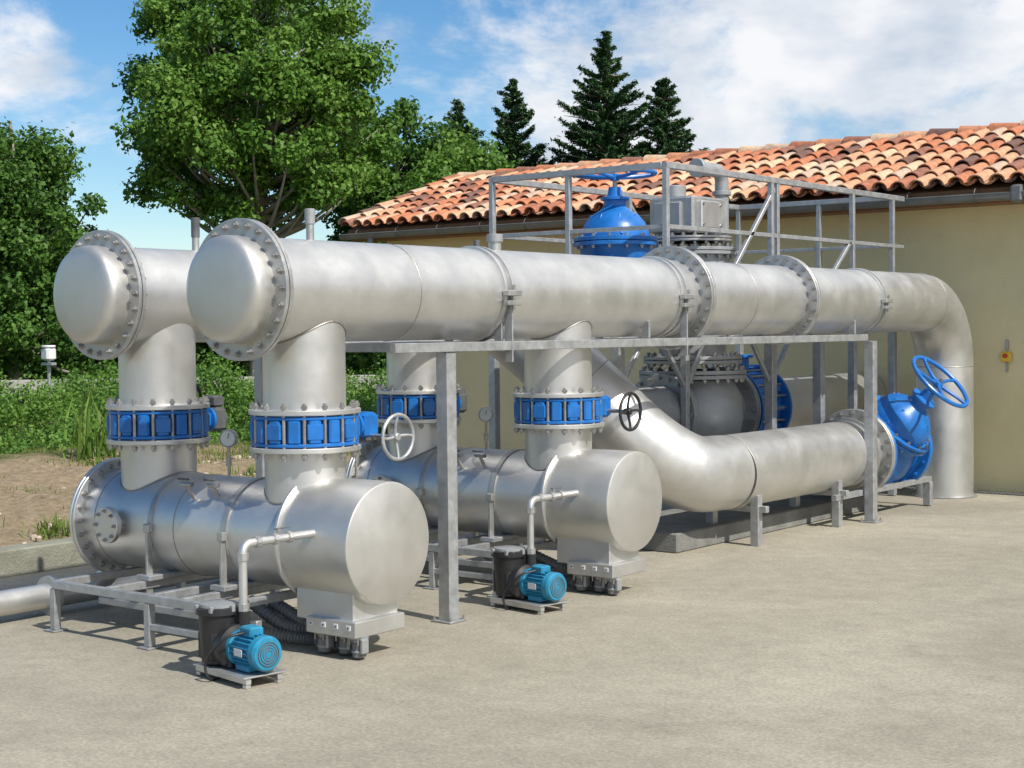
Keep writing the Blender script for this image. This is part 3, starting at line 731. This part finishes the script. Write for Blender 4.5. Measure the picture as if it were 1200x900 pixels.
for i in range(90):
    t=rnd.random(); a=V((-40,24,0)).lerp(V((-24,36,0)),t); cl.append(((a.x+rnd.uniform(-1,1),a.y+rnd.uniform(-1,1),rnd.uniform(.3,3.0)),rnd.uniform(.5,1.2)))
P,Nr,S_=clumpleaves(cl,260); leaves('background_trees',P,Nr,.15,LEAFD,None,.65,S_)
cl=[]
for i in range(260):
    t=rnd.random(); a=V((-25,9.0,0)).lerp(V((-17.0,21.5,0)),t); w=rnd.uniform(-2.4,2.0); cl.append(((a.x+w*.85,a.y-w*.55,rnd.uniform(.02,.8-.18*w)),rnd.uniform(.22,.5)))
for i in range(300):
    t=rnd.random(); a=V((-21.5,7.5,0)).lerp(V((-14.7,18.0,0)),t); w=abs(rnd.gauss(0,1.3)); x,y=a.x-w*.85,a.y+w*.5
    if noise.noise(V((x*.55,y*.55,7)))>-.18: cl.append(((x,y,rnd.uniform(0,.22+.2*w)),rnd.uniform(.12,.32)))
P,Nr,S_=clumpleaves(cl,2300); leaves('shrubs',P,Nr,.034,[LEAF[0],LEAFD[1],LEAF[2]],None,.6,S_)
def blades(name,n,reg,hr,wd,mats,lean=.35):
    xy=reg(n); n=len(xy); h=rng.uniform(*hr,size=n); a=rng.random(n)*2*math.pi; l=rng.random(n)*lean
    D=np.stack([np.cos(a),np.sin(a),np.zeros(n)],1); E=np.stack([-np.sin(a),np.cos(a),np.zeros(n)],1)*wd
    base=np.concatenate([xy,np.full((n,1),-.03)],1); up=np.array([0,0,1.])
    v=np.empty((n,5,3)); v[:,0]=base-E; v[:,1]=base+E; m=base+up*h[:,None]*.6+D*(h*l*.35)[:,None]; v[:,2]=m+E*.8; v[:,3]=m-E*.8; v[:,4]=base+up*(h*(1-.3*l))[:,None]+D*(h*l)[:,None]
    me=bpy.data.meshes.new(name)
    idx=(np.arange(n)*5)[:,None]; q=(idx+np.array([[0,1,2,3]])).tolist(); t=(idx+np.array([[3,2,4]])).tolist()
    me.from_pydata(v.reshape(-1,3).tolist(),[],q+t)
    for mm in mats: me.materials.append(mm)
    s=rng.integers(0,len(mats),n); me.polygons.foreach_set('material_index',np.concatenate([s,s]).astype(np.int32)); me.update()
    o=bpy.data.objects.new(name,me); scene.collection.objects.link(o); return o
def reg1(n):
    t=rng.random(n*2); w=rng.normal(size=n*2)*.8
    x=-20.6+t*7.0+w*.85; y=7.6+t*11.2-w*.55
    k=np.array([noise.noise(V((a*.9,b_*.9,0)))>-.1 and not (a>-14.6 and b_>14.6) for a,b_ in zip(x,y)])
    return np.stack([x,y],1)[k]
blades('grass',18000,reg1,(.06,.28),.006,GRASS,.9)
def reg3(n):
    c=rng.integers(0,40,n); cx=rng.uniform(-17,-10.2,40)[c]; cy=rng.uniform(5,14.5,40)[c]; return np.stack([cx+rng.normal(size=n)*.15,cy+rng.normal(size=n)*.15],1)
blades('weeds',6500,reg3,(.1,.26),.008,[GRASS[0],GRASS[2]],.9)
def reg2(n):
    c=rng.integers(0,3,n); cx=np.array([-16.3,-15.8,-16.0])[c]; cy=np.array([12.1,12.4,12.3])[c]; return np.stack([cx+rng.normal(size=n)*.13,cy+rng.normal(size=n)*.13],1)
blades('reeds',75,reg2,(.6,1.35),.022,[GRASS[2],LEAF[2]],.8)

# ---------------------------------------------------------------- light and sky
el=math.radians(47); sd=V((1,-.16,0)).normalized(); sun_to=V((sd.x*math.cos(el),sd.y*math.cos(el),math.sin(el)))
ld=bpy.data.lights.new('sun','SUN'); ld.energy=5.0; ld.angle=math.radians(.53); ld.color=(1,.955,.87)
lo=bpy.data.objects.new('sun',ld); scene.collection.objects.link(lo); lo.rotation_euler=(-sun_to).to_track_quat('-Z','Y').to_euler()
wd=bpy.data.worlds.new('World'); scene.world=wd; wd.use_nodes=True; nt=wd.node_tree; N=nt.nodes; L=nt.links
bg=N['Background']; bg.inputs['Strength'].default_value=.12
sky=N.new('ShaderNodeTexSky'); sky.sky_type='NISHITA'; sky.sun_disc=False; sky.sun_elevation=el; sky.sun_rotation=math.atan2(sd.x,sd.y)
sky.air_density=1.0; sky.dust_density=.1; sky.ozone_density=3.3
hs=N.new('ShaderNodeHueSaturation'); hs.inputs['Saturation'].default_value=1.28; hs.inputs['Value'].default_value=1.0; L.new(sky.outputs[0],hs.inputs['Color'])
tc=N.new('ShaderNodeTexCoord'); mp=N.new('ShaderNodeMapping'); mp.inputs['Scale'].default_value=(1,1,2.0); mp.inputs['Location'].default_value=(.3,.1,0); L.new(tc.outputs['Generated'],mp.inputs['Vector'])
n=N.new('ShaderNodeTexNoise'); n.inputs['Scale'].default_value=5.6; n.inputs['Detail'].default_value=11; n.inputs['Roughness'].default_value=.6; n.inputs['Distortion'].default_value=.25; L.new(mp.outputs[0],n.inputs['Vector'])
dt=N.new('ShaderNodeVectorMath'); dt.operation='DOT_PRODUCT'; L.new(tc.outputs['Generated'],dt.inputs[0]); dt.inputs[1].default_value=(.788,.616,0)
cl_=N.new('ShaderNodeClamp'); cl_.inputs['Min'].default_value=-.4; cl_.inputs['Max'].default_value=.4; L.new(dt.outputs['Value'],cl_.inputs['Value'])
ma=N.new('ShaderNodeMath'); ma.operation='MULTIPLY_ADD'; L.new(cl_.outputs[0],ma.inputs[0]); ma.inputs[1].default_value=.36; L.new(n.outputs['Fac'],ma.inputs[2])
mr=N.new('ShaderNodeMapRange'); mr.interpolation_type='SMOOTHSTEP'; mr.inputs['From Min'].default_value=.42; mr.inputs['From Max'].default_value=.58; mr.inputs['To Max'].default_value=.96; L.new(ma.outputs[0],mr.inputs['Value'])
n3=N.new('ShaderNodeTexNoise'); n3.inputs['Scale'].default_value=10; n3.inputs['Detail'].default_value=8; L.new(mp.outputs[0],n3.inputs['Vector'])
cr=N.new('ShaderNodeValToRGB'); cr.color_ramp.elements[0].position=.38; cr.color_ramp.elements[1].position=.6; cr.color_ramp.elements[0].color=(5.0,5.6,6.5,1); cr.color_ramp.elements[1].color=(8.0,8.05,8.2,1); L.new(n3.outputs['Fac'],cr.inputs['Fac'])
mx=N.new('ShaderNodeMix'); mx.data_type='RGBA'; L.new(mr.outputs[0],mx.inputs['Factor']); L.new(hs.outputs[0],mx.inputs['A']); L.new(cr.outputs[0],mx.inputs['B'])
L.new(mx.outputs['Result'],bg.inputs['Color'])

# ---------------------------------------------------------------- camera
cd=bpy.data.cameras.new('camera'); cam=bpy.data.objects.new('camera',cd); scene.collection.objects.link(cam); scene.camera=cam
cd.sensor_width=36; cd.lens=54.24; cd.clip_end=2000; cd.clip_start=.05
yaw=math.radians(38.0); t=math.radians(2.0); ro=math.radians(.58)
F=V((-math.sin(yaw)*math.cos(t),math.cos(yaw)*math.cos(t),-math.sin(t))); R0=V((math.cos(yaw),math.sin(yaw),0)); U0=R0.cross(F)
R=R0*math.cos(ro)-U0*math.sin(ro); U=U0*math.cos(ro)+R0*math.sin(ro)
M=Matrix((R,U,-F)).transposed().to_4x4(); M.translation=V((0,0,1.7)); cam.matrix_world=M
